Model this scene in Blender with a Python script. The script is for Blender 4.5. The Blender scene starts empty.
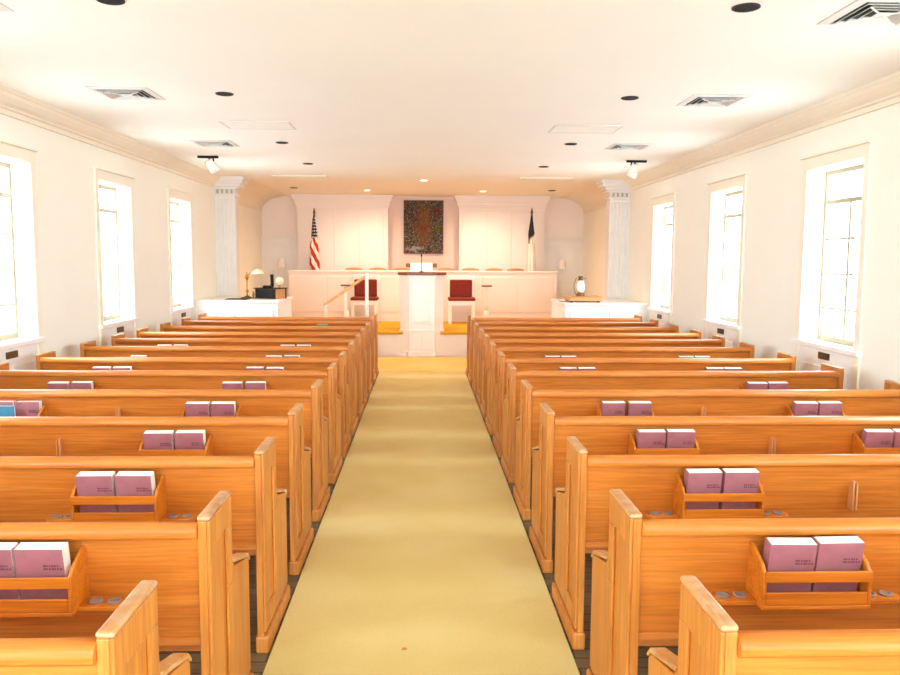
import bpy, bmesh, math, random
from mathutils import Vector, Matrix, Euler
random.seed(7)
C = bpy.context.scene.collection
PI = math.pi

# ------------------------------------------------------------------ materials
def new_mat(name):
    m = bpy.data.materials.new(name); m.use_nodes = True
    nt = m.node_tree
    return m, nt, nt.nodes['Principled BSDF']

def srgb(r, g, b):
    f = lambda c: (c / 255 / 12.92) if c / 255 <= .04045 else ((c / 255 + .055) / 1.055) ** 2.4
    return (f(r), f(g), f(b), 1)

def plain(name, col, rough=.5, metal=0, var=.04, scale=6, bump=0, bscale=80, spec=.5):
    m, nt, b = new_mat(name)
    tc = nt.nodes.new('ShaderNodeTexCoord')
    n = nt.nodes.new('ShaderNodeTexNoise'); n.inputs['Scale'].default_value = scale; n.inputs['Detail'].default_value = 4
    nt.links.new(tc.outputs['Object'], n.inputs['Vector'])
    r = nt.nodes.new('ShaderNodeValToRGB')
    r.color_ramp.elements[0].position = .3; r.color_ramp.elements[1].position = .7
    r.color_ramp.elements[0].color = tuple(max(0, c * (1 - var)) for c in col[:3]) + (1,)
    r.color_ramp.elements[1].color = tuple(min(1, c * (1 + var)) for c in col[:3]) + (1,)
    nt.links.new(n.outputs['Fac'], r.inputs['Fac']); nt.links.new(r.outputs['Color'], b.inputs['Base Color'])
    b.inputs['Roughness'].default_value = rough; b.inputs['Metallic'].default_value = metal
    b.inputs['Specular IOR Level'].default_value = spec
    if bump:
        n2 = nt.nodes.new('ShaderNodeTexNoise'); n2.inputs['Scale'].default_value = bscale; n2.inputs['Detail'].default_value = 6
        nt.links.new(tc.outputs['Object'], n2.inputs['Vector'])
        bp = nt.nodes.new('ShaderNodeBump'); bp.inputs['Strength'].default_value = bump; bp.inputs['Distance'].default_value = .01
        nt.links.new(n2.outputs['Fac'], bp.inputs['Height']); nt.links.new(bp.outputs['Normal'], b.inputs['Normal'])
    return m

def wood(name, dark, mid, light, axis='X', rough=.38, scale=1.0, wear=0):
    """straight grained wood; grain runs along the given object axis"""
    m, nt, b = new_mat(name)
    L = nt.links
    tc = nt.nodes.new('ShaderNodeTexCoord')
    oi = nt.nodes.new('ShaderNodeObjectInfo')
    ad = nt.nodes.new('ShaderNodeVectorMath'); ad.operation = 'ADD'
    mul = nt.nodes.new('ShaderNodeVectorMath'); mul.operation = 'SCALE'
    L.new(oi.outputs['Location'], mul.inputs[0]); mul.inputs['Scale'].default_value = 3.17
    L.new(tc.outputs['Object'], ad.inputs[0]); L.new(mul.outputs[0], ad.inputs[1])
    mp = nt.nodes.new('ShaderNodeMapping')
    s = [14 * scale, 14 * scale, 14 * scale]; s['XYZ'.index(axis)] = 1.1 * scale
    mp.inputs['Scale'].default_value = s
    L.new(ad.outputs[0], mp.inputs['Vector'])
    n = nt.nodes.new('ShaderNodeTexNoise'); n.inputs['Scale'].default_value = 1.6; n.inputs['Detail'].default_value = 7; n.inputs['Roughness'].default_value = .62; n.inputs['Distortion'].default_value = .5
    L.new(mp.outputs[0], n.inputs['Vector'])
    r = nt.nodes.new('ShaderNodeValToRGB'); e = r.color_ramp.elements
    e[0].position = .28; e[0].color = dark; e[1].position = .74; e[1].color = light
    x = e.new(.5); x.color = mid
    L.new(n.outputs['Fac'], r.inputs['Fac'])
    # fine pores
    mp2 = nt.nodes.new('ShaderNodeMapping'); s2 = [120 * scale] * 3; s2['XYZ'.index(axis)] = 4 * scale
    mp2.inputs['Scale'].default_value = s2; L.new(ad.outputs[0], mp2.inputs['Vector'])
    n2 = nt.nodes.new('ShaderNodeTexNoise'); n2.inputs['Scale'].default_value = 1; n2.inputs['Detail'].default_value = 3
    L.new(mp2.outputs[0], n2.inputs['Vector'])
    mr = nt.nodes.new('ShaderNodeMapRange'); mr.inputs['From Min'].default_value = .35; mr.inputs['From Max'].default_value = .65
    mr.inputs['To Min'].default_value = .84; mr.inputs['To Max'].default_value = 1.08
    L.new(n2.outputs['Fac'], mr.inputs['Value'])
    mx = nt.nodes.new('ShaderNodeMix'); mx.data_type = 'RGBA'; mx.blend_type = 'MULTIPLY'; mx.inputs['Factor'].default_value = 1
    L.new(r.outputs['Color'], mx.inputs['A']); L.new(mr.outputs['Result'], mx.inputs['B'])
    out = mx.outputs['Result']
    if wear:
        n3 = nt.nodes.new('ShaderNodeTexNoise'); n3.inputs['Scale'].default_value = 22; n3.inputs['Detail'].default_value = 5
        L.new(ad.outputs[0], n3.inputs['Vector'])
        r3 = nt.nodes.new('ShaderNodeValToRGB'); r3.color_ramp.elements[0].position = .42; r3.color_ramp.elements[1].position = .62
        L.new(n3.outputs['Fac'], r3.inputs['Fac'])
        sc = nt.nodes.new('ShaderNodeMath'); sc.operation = 'MULTIPLY'; sc.inputs[1].default_value = wear; L.new(r3.outputs['Color'], sc.inputs[0])
        m3 = nt.nodes.new('ShaderNodeMix'); m3.data_type = 'RGBA'
        L.new(sc.outputs[0], m3.inputs['Factor']); L.new(out, m3.inputs['A']); m3.inputs['B'].default_value = srgb(198, 172, 138)
        out = m3.outputs['Result']
    L.new(out, b.inputs['Base Color'])
    b.inputs['Roughness'].default_value = rough
    bp = nt.nodes.new('ShaderNodeBump'); bp.inputs['Strength'].default_value = .12; bp.inputs['Distance'].default_value = .004
    L.new(n2.outputs['Fac'], bp.inputs['Height']); L.new(bp.outputs['Normal'], b.inputs['Normal'])
    return m

M = {}
oak = (srgb(196, 108, 34), srgb(209, 124, 44), srgb(217, 136, 58))
M['oak_x'] = wood('oak_long_grain', *oak, axis='X')
M['oak_z'] = wood('oak_upright_grain', srgb(176, 102, 34), srgb(196, 120, 44), srgb(210, 138, 58), axis='Z')
M['oak_y'] = wood('oak_worn_cap', srgb(172, 104, 46), srgb(196, 130, 64), srgb(208, 150, 86), axis='Y', wear=.45)
M['oak_rack'] = wood('oak_rack', srgb(190, 100, 20), srgb(212, 122, 30), srgb(224, 138, 42), axis='X')
M['holder'] = wood('pale_holder_wood', srgb(206, 140, 80), srgb(220, 156, 98), srgb(230, 172, 116), axis='Z')
M['wood_brown'] = wood('brown_wood', srgb(96, 54, 28), srgb(124, 72, 38), srgb(148, 90, 52), axis='X')
M['wood_tan'] = wood('tan_wood', srgb(190, 130, 76), srgb(206, 146, 90), srgb(218, 160, 104), axis='X')
M['wall'] = plain('warm_white_plaster', srgb(242, 238, 224), .75, var=.012, scale=1.5, bump=.04, bscale=60)
M['ceiling'] = plain('white_ceiling_plaster', srgb(243, 240, 229), .85, var=.01, scale=1.2, bump=.05, bscale=90)
M['crown'] = plain('cream_moulding_paint', srgb(236, 226, 204), .55, var=.015)
M['white'] = plain('white_gloss_paint', srgb(240, 236, 230), .4, var=.01)
M['pinkwhite'] = plain('off_white_paint', srgb(238, 226, 216), .5, var=.015, scale=2)
M['rail'] = wood('honey_rail_wood', srgb(214, 156, 92), srgb(228, 174, 112), srgb(238, 190, 132), axis='X')
M['slot_shade'] = plain('slot_shade_grey', srgb(172, 162, 146), .7, var=.1)  # shade of the capital slots, put into a flat grey
M['niche'] = plain('pink_niche_paint', srgb(228, 202, 188), .6, var=.02)  # even pink base colour over the whole niche wall
M['stone'] = plain('light_grey_paint', srgb(230, 226, 220), .6, var=.02)
M['sash'] = plain('putty_sash_paint', srgb(178, 165, 134), .5, var=.04)
M['casing'] = plain('cream_casing_paint', srgb(240, 233, 213), .45, var=.015)
M['black'] = plain('black_plastic', srgb(26, 23, 20), .7, var=.2, spec=.2)
M['black_box'] = plain('black_cabinet', srgb(34, 29, 24), .75, var=.2, spec=.15)
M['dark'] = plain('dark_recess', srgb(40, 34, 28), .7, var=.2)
M['bronze'] = plain('bronze_register', srgb(96, 78, 44), .4, .6, var=.15, scale=40)
M['brass'] = plain('brass', srgb(196, 150, 60), .25, .9, var=.1)
M['old_brass'] = plain('old_brass', srgb(120, 94, 48), .35, .7, var=.2)
M['vent'] = plain('white_vent_metal', srgb(214, 210, 203), .4, var=.02)
M['grille'] = plain('tan_grille_metal', srgb(214, 196, 160), .5, var=.05)
M['red'] = plain('red_velvet', srgb(126, 34, 14), .85, var=.22, scale=30, bump=.2, bscale=200)
M['cover'] = plain('plum_book_cloth', srgb(164, 104, 114), .6, var=.08, scale=25, bump=.06, bscale=400)
M['blue'] = plain('blue_book_cloth', srgb(60, 140, 176), .6, var=.08, scale=25)
M['green'] = plain('green_paper', srgb(140, 160, 90), .7, var=.15, scale=25)
M['ink'] = plain('dull_title_ink', srgb(112, 60, 74), .5, var=.1)
M['pages'] = plain('book_pages', srgb(248, 242, 232), .8, var=.03, scale=60)
M['grey'] = plain('grey_rubber_ring', srgb(150, 134, 130), .6, var=.1)
M['cream'] = plain('cream_shade', srgb(250, 236, 200), .6, var=.03)
M['glass_white'] = plain('white_opal_glass', srgb(248, 244, 236), .2, var=.02)
M['leaf'] = plain('dry_leaf', srgb(208, 128, 48), .8, var=.2)
M['flag_white'] = plain('white_flag_cloth', srgb(244, 232, 216), .85, var=.04)
M['navy'] = plain('navy_cloth', srgb(40, 40, 58), .85, var=.15)
M['gold'] = plain('gold_fringe', srgb(226, 172, 80), .7, var=.15, scale=60)
M['silver'] = plain('dull_chrome', srgb(150, 146, 140), .3, .8, var=.1)

# dark wooden floor boards
def floor_mat():
    m, nt, b = new_mat('dark_floor_boards'); L = nt.links
    tc = nt.nodes.new('ShaderNodeTexCoord')
    br = nt.nodes.new('ShaderNodeTexBrick'); br.inputs['Scale'].default_value = 1
    br.inputs['Brick Width'].default_value = 1.4; br.inputs['Row Height'].default_value = .09; br.inputs['Mortar Size'].default_value = .004
    br.inputs['Color1'].default_value = srgb(104, 84, 62); br.inputs['Color2'].default_value = srgb(128, 106, 80); br.inputs['Mortar'].default_value = srgb(54, 42, 32)
    L.new(tc.outputs['Object'], br.inputs['Vector'])
    n = nt.nodes.new('ShaderNodeTexNoise'); n.inputs['Scale'].default_value = 14; n.inputs['Detail'].default_value = 6
    mp = nt.nodes.new('ShaderNodeMapping'); mp.inputs['Scale'].default_value = (.4, 4, 1)
    L.new(tc.outputs['Object'], mp.inputs['Vector']); L.new(mp.outputs[0], n.inputs['Vector'])
    mx = nt.nodes.new('ShaderNodeMix'); mx.data_type = 'RGBA'; mx.blend_type = 'OVERLAY'; mx.inputs['Factor'].default_value = .6
    L.new(br.outputs['Color'], mx.inputs['A']); L.new(n.outputs['Color'], mx.inputs['B']); L.new(mx.outputs['Result'], b.inputs['Base Color'])
    b.inputs['Roughness'].default_value = .45
    return m
M['floor'] = floor_mat()

def carpet_mat(name, c1, c2, c3):
    m, nt, b = new_mat(name); L = nt.links
    tc = nt.nodes.new('ShaderNodeTexCoord')
    n = nt.nodes.new('ShaderNodeTexNoise'); n.inputs['Scale'].default_value = 1.3; n.inputs['Detail'].default_value = 5
    L.new(tc.outputs['Object'], n.inputs['Vector'])
    r = nt.nodes.new('ShaderNodeValToRGB'); e = r.color_ramp.elements
    e[0].position = .3; e[0].color = c1; e[1].position = .7; e[1].color = c3; x = e.new(.5); x.color = c2
    L.new(n.outputs['Fac'], r.inputs['Fac'])
    f = nt.nodes.new('ShaderNodeTexNoise'); f.inputs['Scale'].default_value = 260; f.inputs['Detail'].default_value = 3
    L.new(tc.outputs['Object'], f.inputs['Vector'])
    mr = nt.nodes.new('ShaderNodeMapRange'); mr.inputs['From Min'].default_value = .3; mr.inputs['From Max'].default_value = .7
    mr.inputs['To Min'].default_value = .84; mr.inputs['To Max'].default_value = 1.08
    L.new(f.outputs['Fac'], mr.inputs['Value'])
    mx = nt.nodes.new('ShaderNodeMix'); mx.data_type = 'RGBA'; mx.blend_type = 'MULTIPLY'; mx.inputs['Factor'].default_value = 1
    L.new(r.outputs['Color'], mx.inputs['A']); L.new(mr.outputs['Result'], mx.inputs['B']); L.new(mx.outputs['Result'], b.inputs['Base Color'])
    b.inputs['Roughness'].default_value = .95; b.inputs['Specular IOR Level'].default_value = .1
    bp = nt.nodes.new('ShaderNodeBump'); bp.inputs['Strength'].default_value = .5; bp.inputs['Distance'].default_value = .006
    L.new(f.outputs['Fac'], bp.inputs['Height']); L.new(bp.outputs['Normal'], b.inputs['Normal'])
    return m
M['carpet'] = carpet_mat('gold_runner_carpet', srgb(226, 201, 130), srgb(230, 207, 139), srgb(234, 213, 150))
M['carpet_front'] = carpet_mat('front_gold_carpet', srgb(222, 184, 104), srgb(228, 192, 114), srgb(233, 200, 126))
M['carpet_gold'] = carpet_mat('gold_platform_carpet', srgb(208, 150, 40), srgb(216, 160, 46), srgb(224, 170, 58))

def glass_mat():
    m = bpy.data.materials.new('window_glass'); m.use_nodes = True; nt = m.node_tree; nt.nodes.clear()
    o = nt.nodes.new('ShaderNodeOutputMaterial'); t = nt.nodes.new('ShaderNodeBsdfTransparent'); t.inputs[0].default_value = (.96, .97, .97, 1)
    g = nt.nodes.new('ShaderNodeBsdfGlossy'); g.inputs['Roughness'].default_value = .05
    n = nt.nodes.new('ShaderNodeTexNoise'); n.inputs['Scale'].default_value = 3
    r = nt.nodes.new('ShaderNodeMapRange'); r.inputs['To Min'].default_value = .03; r.inputs['To Max'].default_value = .06
    nt.links.new(n.outputs['Fac'], r.inputs['Value'])
    mx = nt.nodes.new('ShaderNodeMixShader'); nt.links.new(r.outputs['Result'], mx.inputs[0])
    nt.links.new(t.outputs[0], mx.inputs[1]); nt.links.new(g.outputs[0], mx.inputs[2]); nt.links.new(mx.outputs[0], o.inputs[0])
    return m
M['glass'] = glass_mat()

def lamp_mat():
    m, nt, b = new_mat('lit_bulb_lens'); b.inputs['Emission Color'].default_value = (1, .86, .66, 1); b.inputs['Emission Strength'].default_value = 3
    return m
M['lit'] = lamp_mat()

def mosaic_mat():
    m, nt, b = new_mat('mosaic_tesserae'); L = nt.links
    tc = nt.nodes.new('ShaderNodeTexCoord')
    v = nt.nodes.new('ShaderNodeTexVoronoi'); v.inputs['Scale'].default_value = 62; L.new(tc.outputs['Object'], v.inputs['Vector'])
    sp = nt.nodes.new('ShaderNodeSeparateColor'); L.new(v.outputs['Color'], sp.inputs[0])
    r = nt.nodes.new('ShaderNodeValToRGB'); e = r.color_ramp.elements
    cols = [(0, (18, 14, 12)), (.2, (68, 55, 44)), (.4, (54, 60, 64)), (.58, (98, 74, 52)), (.72, (66, 64, 42)), (.84, (118, 98, 78)), (.95, (150, 136, 120))]
    e[0].position = 0; e[0].color = srgb(*cols[0][1]); e[1].position = cols[-1][0]; e[1].color = srgb(*cols[-1][1])
    for p, c in cols[1:-1]:
        k = e.new(p); k.color = srgb(*c)
    L.new(sp.outputs[0], r.inputs['Fac'])
    col = r.outputs['Color']
    # softly bounded coloured areas of tesserae: ochre column, red patch, green patch
    wn = nt.nodes.new('ShaderNodeTexNoise'); wn.inputs['Scale'].default_value = 7; wn.inputs['Detail'].default_value = 4; L.new(v.outputs['Position'], wn.inputs['Vector'])
    ws = nt.nodes.new('ShaderNodeVectorMath'); ws.operation = 'MULTIPLY_ADD'; ws.inputs[1].default_value = (.34, 0, .34); L.new(wn.outputs['Color'], ws.inputs[0]); L.new(v.outputs['Position'], ws.inputs[2])
    warp = nt.nodes.new('ShaderNodeVectorMath'); warp.operation = 'SUBTRACT'; warp.inputs[1].default_value = (.17, 0, .17); L.new(ws.outputs[0], warp.inputs[0])
    def patch(col, cx, cz, sx, sz, c, amt):
        mp = nt.nodes.new('ShaderNodeMapping'); mp.inputs['Location'].default_value = (-cx / sx, 0, -cz / sz); mp.inputs['Scale'].default_value = (1 / sx, 0, 1 / sz)
        L.new(warp.outputs[0], mp.inputs['Vector'])
        ln = nt.nodes.new('ShaderNodeVectorMath'); ln.operation = 'LENGTH'
        dv = nt.nodes.new('ShaderNodeVectorMath'); dv.operation = 'SCALE'; dv.inputs['Scale'].default_value = 1
        L.new(mp.outputs[0], dv.inputs[0]); L.new(dv.outputs[0], ln.inputs[0])
        mr = nt.nodes.new('ShaderNodeMapRange'); mr.inputs['From Min'].default_value = .6; mr.inputs['From Max'].default_value = 1.1; mr.inputs['To Min'].default_value = amt; mr.inputs['To Max'].default_value = 0
        L.new(ln.outputs['Value'], mr.inputs['Value'])
        mx = nt.nodes.new('ShaderNodeMix'); mx.data_type = 'RGBA'; L.new(mr.outputs['Result'], mx.inputs['Factor']); L.new(col, mx.inputs['A']); mx.inputs['B'].default_value = srgb(*c)
        return mx.outputs['Result']
    col = patch(col, .0, .62, .24, .52, (124, 78, 42), .5)
    col = patch(col, .03, .85, .1, .14, (140, 96, 50), .3)
    col = patch(col, -.02, .54, .07, .1, (128, 36, 24), .6)
    col = patch(col, .33, .55, .08, .1, (80, 96, 22), .65)
    col = patch(col, .36, .92, .06, .06, (140, 30, 34), .7)
    col = patch(col, -.2, .1, .2, .07, (180, 176, 170), .45)
    L.new(col, b.inputs['Base Color']); b.inputs['Roughness'].default_value = .85; b.inputs['Specular IOR Level'].default_value = .1
    return m
M['mosaic'] = mosaic_mat()

def flag_mat():
    """stars over stripes; the furled cloth shows the canton above and slanting stripes below"""
    m, nt, b = new_mat('striped_flag_cloth'); L = nt.links
    tc = nt.nodes.new('ShaderNodeTexCoord'); sx = nt.nodes.new('ShaderNodeSeparateXYZ'); L.new(tc.outputs['UV'], sx.inputs[0])
    # stripes
    a = nt.nodes.new('ShaderNodeMath'); a.operation = 'MULTIPLY'; a.inputs[1].default_value = 3.2; L.new(sx.outputs['X'], a.inputs[0])
    c = nt.nodes.new('ShaderNodeMath'); c.operation = 'MULTIPLY'; c.inputs[1].default_value = 4.4; L.new(sx.outputs['Y'], c.inputs[0])
    s = nt.nodes.new('ShaderNodeMath'); s.operation = 'ADD'; L.new(a.outputs[0], s.inputs[0]); L.new(c.outputs[0], s.inputs[1])
    fr = nt.nodes.new('ShaderNodeMath'); fr.operation = 'FRACT'; L.new(s.outputs[0], fr.inputs[0])
    gt = nt.nodes.new('ShaderNodeMath'); gt.operation = 'GREATER_THAN'; gt.inputs[1].default_value = .5; L.new(fr.outputs[0], gt.inputs[0])
    mx = nt.nodes.new('ShaderNodeMix'); mx.data_type = 'RGBA'; L.new(gt.outputs[0], mx.inputs['Factor'])
    mx.inputs['A'].default_value = srgb(176, 44, 24); mx.inputs['B'].default_value = srgb(246, 222, 206)
    # stars
    cm = nt.nodes.new('ShaderNodeCombineXYZ'); 
    u = nt.nodes.new('ShaderNodeMath'); u.operation = 'MULTIPLY'; u.inputs[1].default_value = 9; L.new(sx.outputs['X'], u.inputs[0])
    w = nt.nodes.new('ShaderNodeMath'); w.operation = 'MULTIPLY'; w.inputs[1].default_value = 22; L.new(sx.outputs['Y'], w.inputs[0])
    L.new(u.outputs[0], cm.inputs[0]); L.new(w.outputs[0], cm.inputs[1])
    v = nt.nodes.new('ShaderNodeTexVoronoi'); v.inputs['Scale'].default_value = 1; v.inputs['Randomness'].default_value = .15; L.new(cm.outputs[0], v.inputs['Vector'])
    lt = nt.nodes.new('ShaderNodeMath'); lt.operation = 'LESS_THAN'; lt.inputs[1].default_value = .24; L.new(v.outputs['Distance'], lt.inputs[0])
    m2 = nt.nodes.new('ShaderNodeMix'); m2.data_type = 'RGBA'; L.new(lt.outputs[0], m2.inputs['Factor'])
    m2.inputs['A'].default_value = srgb(38, 40, 62); m2.inputs['B'].default_value = srgb(226, 214, 206)
    ca = nt.nodes.new('ShaderNodeMath'); ca.operation = 'GREATER_THAN'; ca.inputs[1].default_value = .68; L.new(sx.outputs['Y'], ca.inputs[0])
    m3 = nt.nodes.new('ShaderNodeMix'); m3.data_type = 'RGBA'; L.new(ca.outputs[0], m3.inputs['Factor']); L.new(mx.outputs['Result'], m3.inputs['A']); L.new(m2.outputs['Result'], m3.inputs['B'])
    L.new(m3.outputs['Result'], b.inputs['Base Color']); b.inputs['Roughness'].default_value = .85
    return m
M['flag'] = flag_mat()

# ------------------------------------------------------------------ mesh helpers
class MB:
    def __init__(s): s.bm = bmesh.new()
    def box(s, x0, x1, y0, y1, z0, z1, rot=None, piv=None, mi=0):
        vs = [s.bm.verts.new((x, y, z)) for z in (z0, z1) for y in (y0, y1) for x in (x0, x1)]
        for f in ((0, 2, 3, 1), (4, 5, 7, 6), (0, 1, 5, 4), (2, 6, 7, 3), (0, 4, 6, 2), (1, 3, 7, 5)):
            fc = s.bm.faces.new([vs[i] for i in f]); fc.material_index = mi
        if rot is not None:
            piv = Vector(piv or ((x0 + x1) / 2, (y0 + y1) / 2, (z0 + z1) / 2))
            R = Euler(rot).to_matrix()
            for v in vs: v.co = R @ (v.co - piv) + piv
        return s
    def prism(s, pts, a0, a1, axis='X', mi=0):
        """extrude a 2-D outline along an axis: X takes (y,z), Y takes (x,z), Z takes (x,y)"""
        mk = {'X': lambda p, a: (a, p[0], p[1]), 'Y': lambda p, a: (p[0], a, p[1]), 'Z': lambda p, a: (p[0], p[1], a)}[axis]
        A = [s.bm.verts.new(mk(p, a0)) for p in pts]; B = [s.bm.verts.new(mk(p, a1)) for p in pts]
        n = len(pts)
        fs = [s.bm.faces.new(A), s.bm.faces.new(B[::-1])]
        for i in range(n): fs.append(s.bm.faces.new((A[i], B[i], B[(i + 1) % n], A[(i + 1) % n])))
        for f in fs: f.material_index = mi
        return s
    def lathe(s, prof, cx=0, cy=0, seg=20, mi=0, lobes=0, amp=0):
        rings = []
        for r, z in prof:
            ring = []
            for k in range(seg):
                t = 2 * PI * k / seg; rr = r * (1 + amp * math.cos(lobes * t))
                ring.append(s.bm.verts.new((cx + rr * math.cos(t), cy + rr * math.sin(t), z)))
            rings.append(ring)
        for a, b in zip(rings, rings[1:]):
            for k in range(seg):
                f = s.bm.faces.new((a[k], a[(k + 1) % seg], b[(k + 1) % seg], b[k])); f.material_index = mi; f.smooth = True
        f = s.bm.faces.new(rings[0][::-1]); f.material_index = mi
        f = s.bm.faces.new(rings[-1]); f.material_index = mi
        return s
    def tube(s, pts, r, seg=10, mi=0):
        pts = [Vector(p) for p in pts]; rings = []
        for i, p in enumerate(pts):
            d = (pts[min(i + 1, len(pts) - 1)] - pts[max(i - 1, 0)]).normalized()
            u = d.cross(Vector((0, 0, 1)) if abs(d.z) < .9 else Vector((1, 0, 0))).normalized(); w = d.cross(u)
            rr = r[i] if isinstance(r, (list, tuple)) else r
            rings.append([s.bm.verts.new(p + u * rr * math.cos(2 * PI * k / seg) + w * rr * math.sin(2 * PI * k / seg)) for k in range(seg)])
        for a, b in zip(rings, rings[1:]):
            for k in range(seg):
                f = s.bm.faces.new((a[k], a[(k + 1) % seg], b[(k + 1) % seg], b[k])); f.material_index = mi; f.smooth = True
        for f in (s.bm.faces.new(rings[0][::-1]), s.bm.faces.new(rings[-1])): f.material_index = mi
        return s
    def build(s, name, mats, parent=None, bevel=0, seg=2, loc=None, rotz=0):
        bmesh.ops.recalc_face_normals(s.bm, faces=s.bm.faces)
        me = bpy.data.meshes.new(name); s.bm.to_mesh(me); s.bm.free()
        for m in (mats if isinstance(mats, (list, tuple)) else [mats]): me.materials.append(m)
        o = bpy.data.objects.new(name, me); C.objects.link(o)
        if parent: o.parent = parent
        if loc: o.location = loc
        o.rotation_euler.z = rotz
        if bevel:
            b = o.modifiers.new('edge_round', 'BEVEL'); b.width = bevel; b.segments = seg; b.limit_method = 'ANGLE'; b.angle_limit = math.radians(40)
        return o

def tag(o, label=None, cat=None, group=None, kind=None):
    if label: o['label'] = label
    if cat: o['category'] = cat
    if group: o['group'] = group
    if kind: o['kind'] = kind
    return o
def thing(name, label, cat, loc=(0, 0, 0), rotz=0, group=None, kind=None):
    o = bpy.data.objects.new(name, None); C.objects.link(o); o.empty_display_size = .1
    o.location = loc; o.rotation_euler.z = rotz
    return tag(o, label, cat, group, kind)
def copy_tree(o, parent=None):
    c = o.copy(); C.objects.link(c)
    if parent: c.parent = parent
    for ch in KIDS[o]: copy_tree(ch, c)
    return c
class _Kids:
    def __getitem__(s, o): return list(o.children)
KIDS = _Kids()
SIDE = {-1: 'striped-flag side', 1: 'dark-flag side'}
ORD = ['zeroth', 'first', 'second', 'third', 'fourth', 'fifth', 'sixth', 'seventh', 'eighth', 'ninth', 'tenth', 'eleventh', 'twelfth']

# ------------------------------------------------------------------ the room shell
XL, XR, ZC, YB0, YB1 = -3.6, 3.65, 3.2, -7.5, 18.0
WINY = [-5.5, -3.0, -.5, 2.0, 4.5, 6.98, 9.47, 11.97]  # openings short of the three visible ones are unseen, added for daylight
OH, Z0, Z1 = .48, 1.05, 2.66          # clear half width, sill and head of the window openings

tag(MB().box(XL - .4, XR + .4, YB0, YB1 + .3, -.2, 0).build('floor', M['floor']), 'dark wooden board floor seen between the pews', 'floor', kind='structure')
tag(MB().box(XL - .4, XR + .4, YB0, YB1 + .3, ZC, ZC + .2).build('ceiling', M['ceiling']), 'flat white plaster ceiling over the whole church hall', 'ceiling', kind='structure')
def side_wall(s):
    X = XL if s < 0 else XR
    a, b = (X - .32, X) if s < 0 else (X, X + .32)
    m = MB(); y = YB0
    for c in WINY:
        m.box(a, b, y, c - OH, 0, ZC)
        m.box(a, b, c - OH, c + OH, 0, Z0); m.box(a, b, c - OH, c + OH, Z1, ZC)
        y = c + OH
    m.box(a, b, y, YB1 + .3, 0, ZC)
    o = m.build('wall_left' if s < 0 else 'wall_right', M['wall'])
    tag(o, 'white plaster side wall with tall windows on the ' + SIDE[s], 'wall', kind='structure')
side_wall(-1); side_wall(1)
tag(MB().box(XL - .3, XR + .3, YB1, YB1 + .3, 0, ZC).build('wall_front', M['pinkwhite']), 'off-white chancel wall behind the choir at the front of the hall', 'wall', kind='structure')

# crown mouldings along both side walls
def crown(s, n):
    X = XL if s < 0 else XR
    prof = [(0, ZC), (.16, ZC), (.155, ZC - .02), (.14, ZC - .03), (.125, ZC - .055), (.09, ZC - .09), (.055, ZC - .115), (.05, ZC - .13), (.03, ZC - .14), (.025, ZC - .18), (0, ZC - .18)]
    o = MB().prism([(X - s * p, z) for p, z in prof], YB0, 13.99, 'Y').build('trim_%d' % n, M['crown'])
    tag(o, 'cream crown moulding at the ceiling of the ' + SIDE[s], 'moulding', kind='structure')
crown(-1, 1); crown(1, 2)

# coved corners over the chancel sides
def cove(s, n):
    X = XL if s < 0 else XR
    pts = [(X, ZC), (X, 2.84)]
    for k in range(1, 9):
        t = k / 8 * PI / 2
        pts.append((X - s * (.6 * (1 - math.cos(t))), 2.84 + .36 * math.sin(t)))
    o = MB().prism(pts, 14.22, YB1, 'Y').build('trim_%d' % n, M['crown'])
    for p in o.data.polygons: p.use_smooth = False
    tag(o, 'curved plaster cove above the chancel side wall, ' + SIDE[s], 'moulding', kind='structure')
cove(-1, 3); cove(1, 4)

# fluted pilasters with dentilled capitals
def pilaster(s, n):
    X = XL if s < 0 else XR
    root = thing('trim_%d' % n, 'white fluted pilaster with dentilled capital by the ' + SIDE[s] + ' half wall', 'pilaster', (X, 14.0, 0), kind='structure')
    m = MB(); w = .35; k = 5
    x0, x1 = sorted((0, -s * w))
    m.box(x0, x1, .018, .25, 0, 2.88)
    fw = w / (2 * k + 1)
    for i in range(k + 1):
        a = x0 + i * 2 * fw; m.box(a, a + fw, 0, .018, .25, 2.82)
    m.box(x0, x1, -.005, .018, 0, .25); m.box(x0, x1, -.005, .018, 2.82, 2.88)
    m.build('shaft', M['stone'], root, bevel=.006)
    m = MB()
    for (d, z0, z1) in ((.03, 2.88, 2.915), (.0, 2.915, 2.99), (.06, 2.99, 3.03), (.11, 3.03, 3.08), (.17, 3.08, 3.15), (.2, 3.15, 3.199)):
        a, b = sorted((0, -s * (w + d))); m.box(a, b, -d, .25, z0, z1)
    cap = m.build('capital', M['stone'], root, bevel=.006)
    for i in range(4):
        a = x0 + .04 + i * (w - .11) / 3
        MB().box(a, a + .026, -.028, 0, 2.92, 2.985).build('dentil_gap_shade', M['slot_shade'], cap)  # grey block, the shade of a dentil gap put into its colour
pilaster(-1, 5); pilaster(1, 6)

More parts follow.
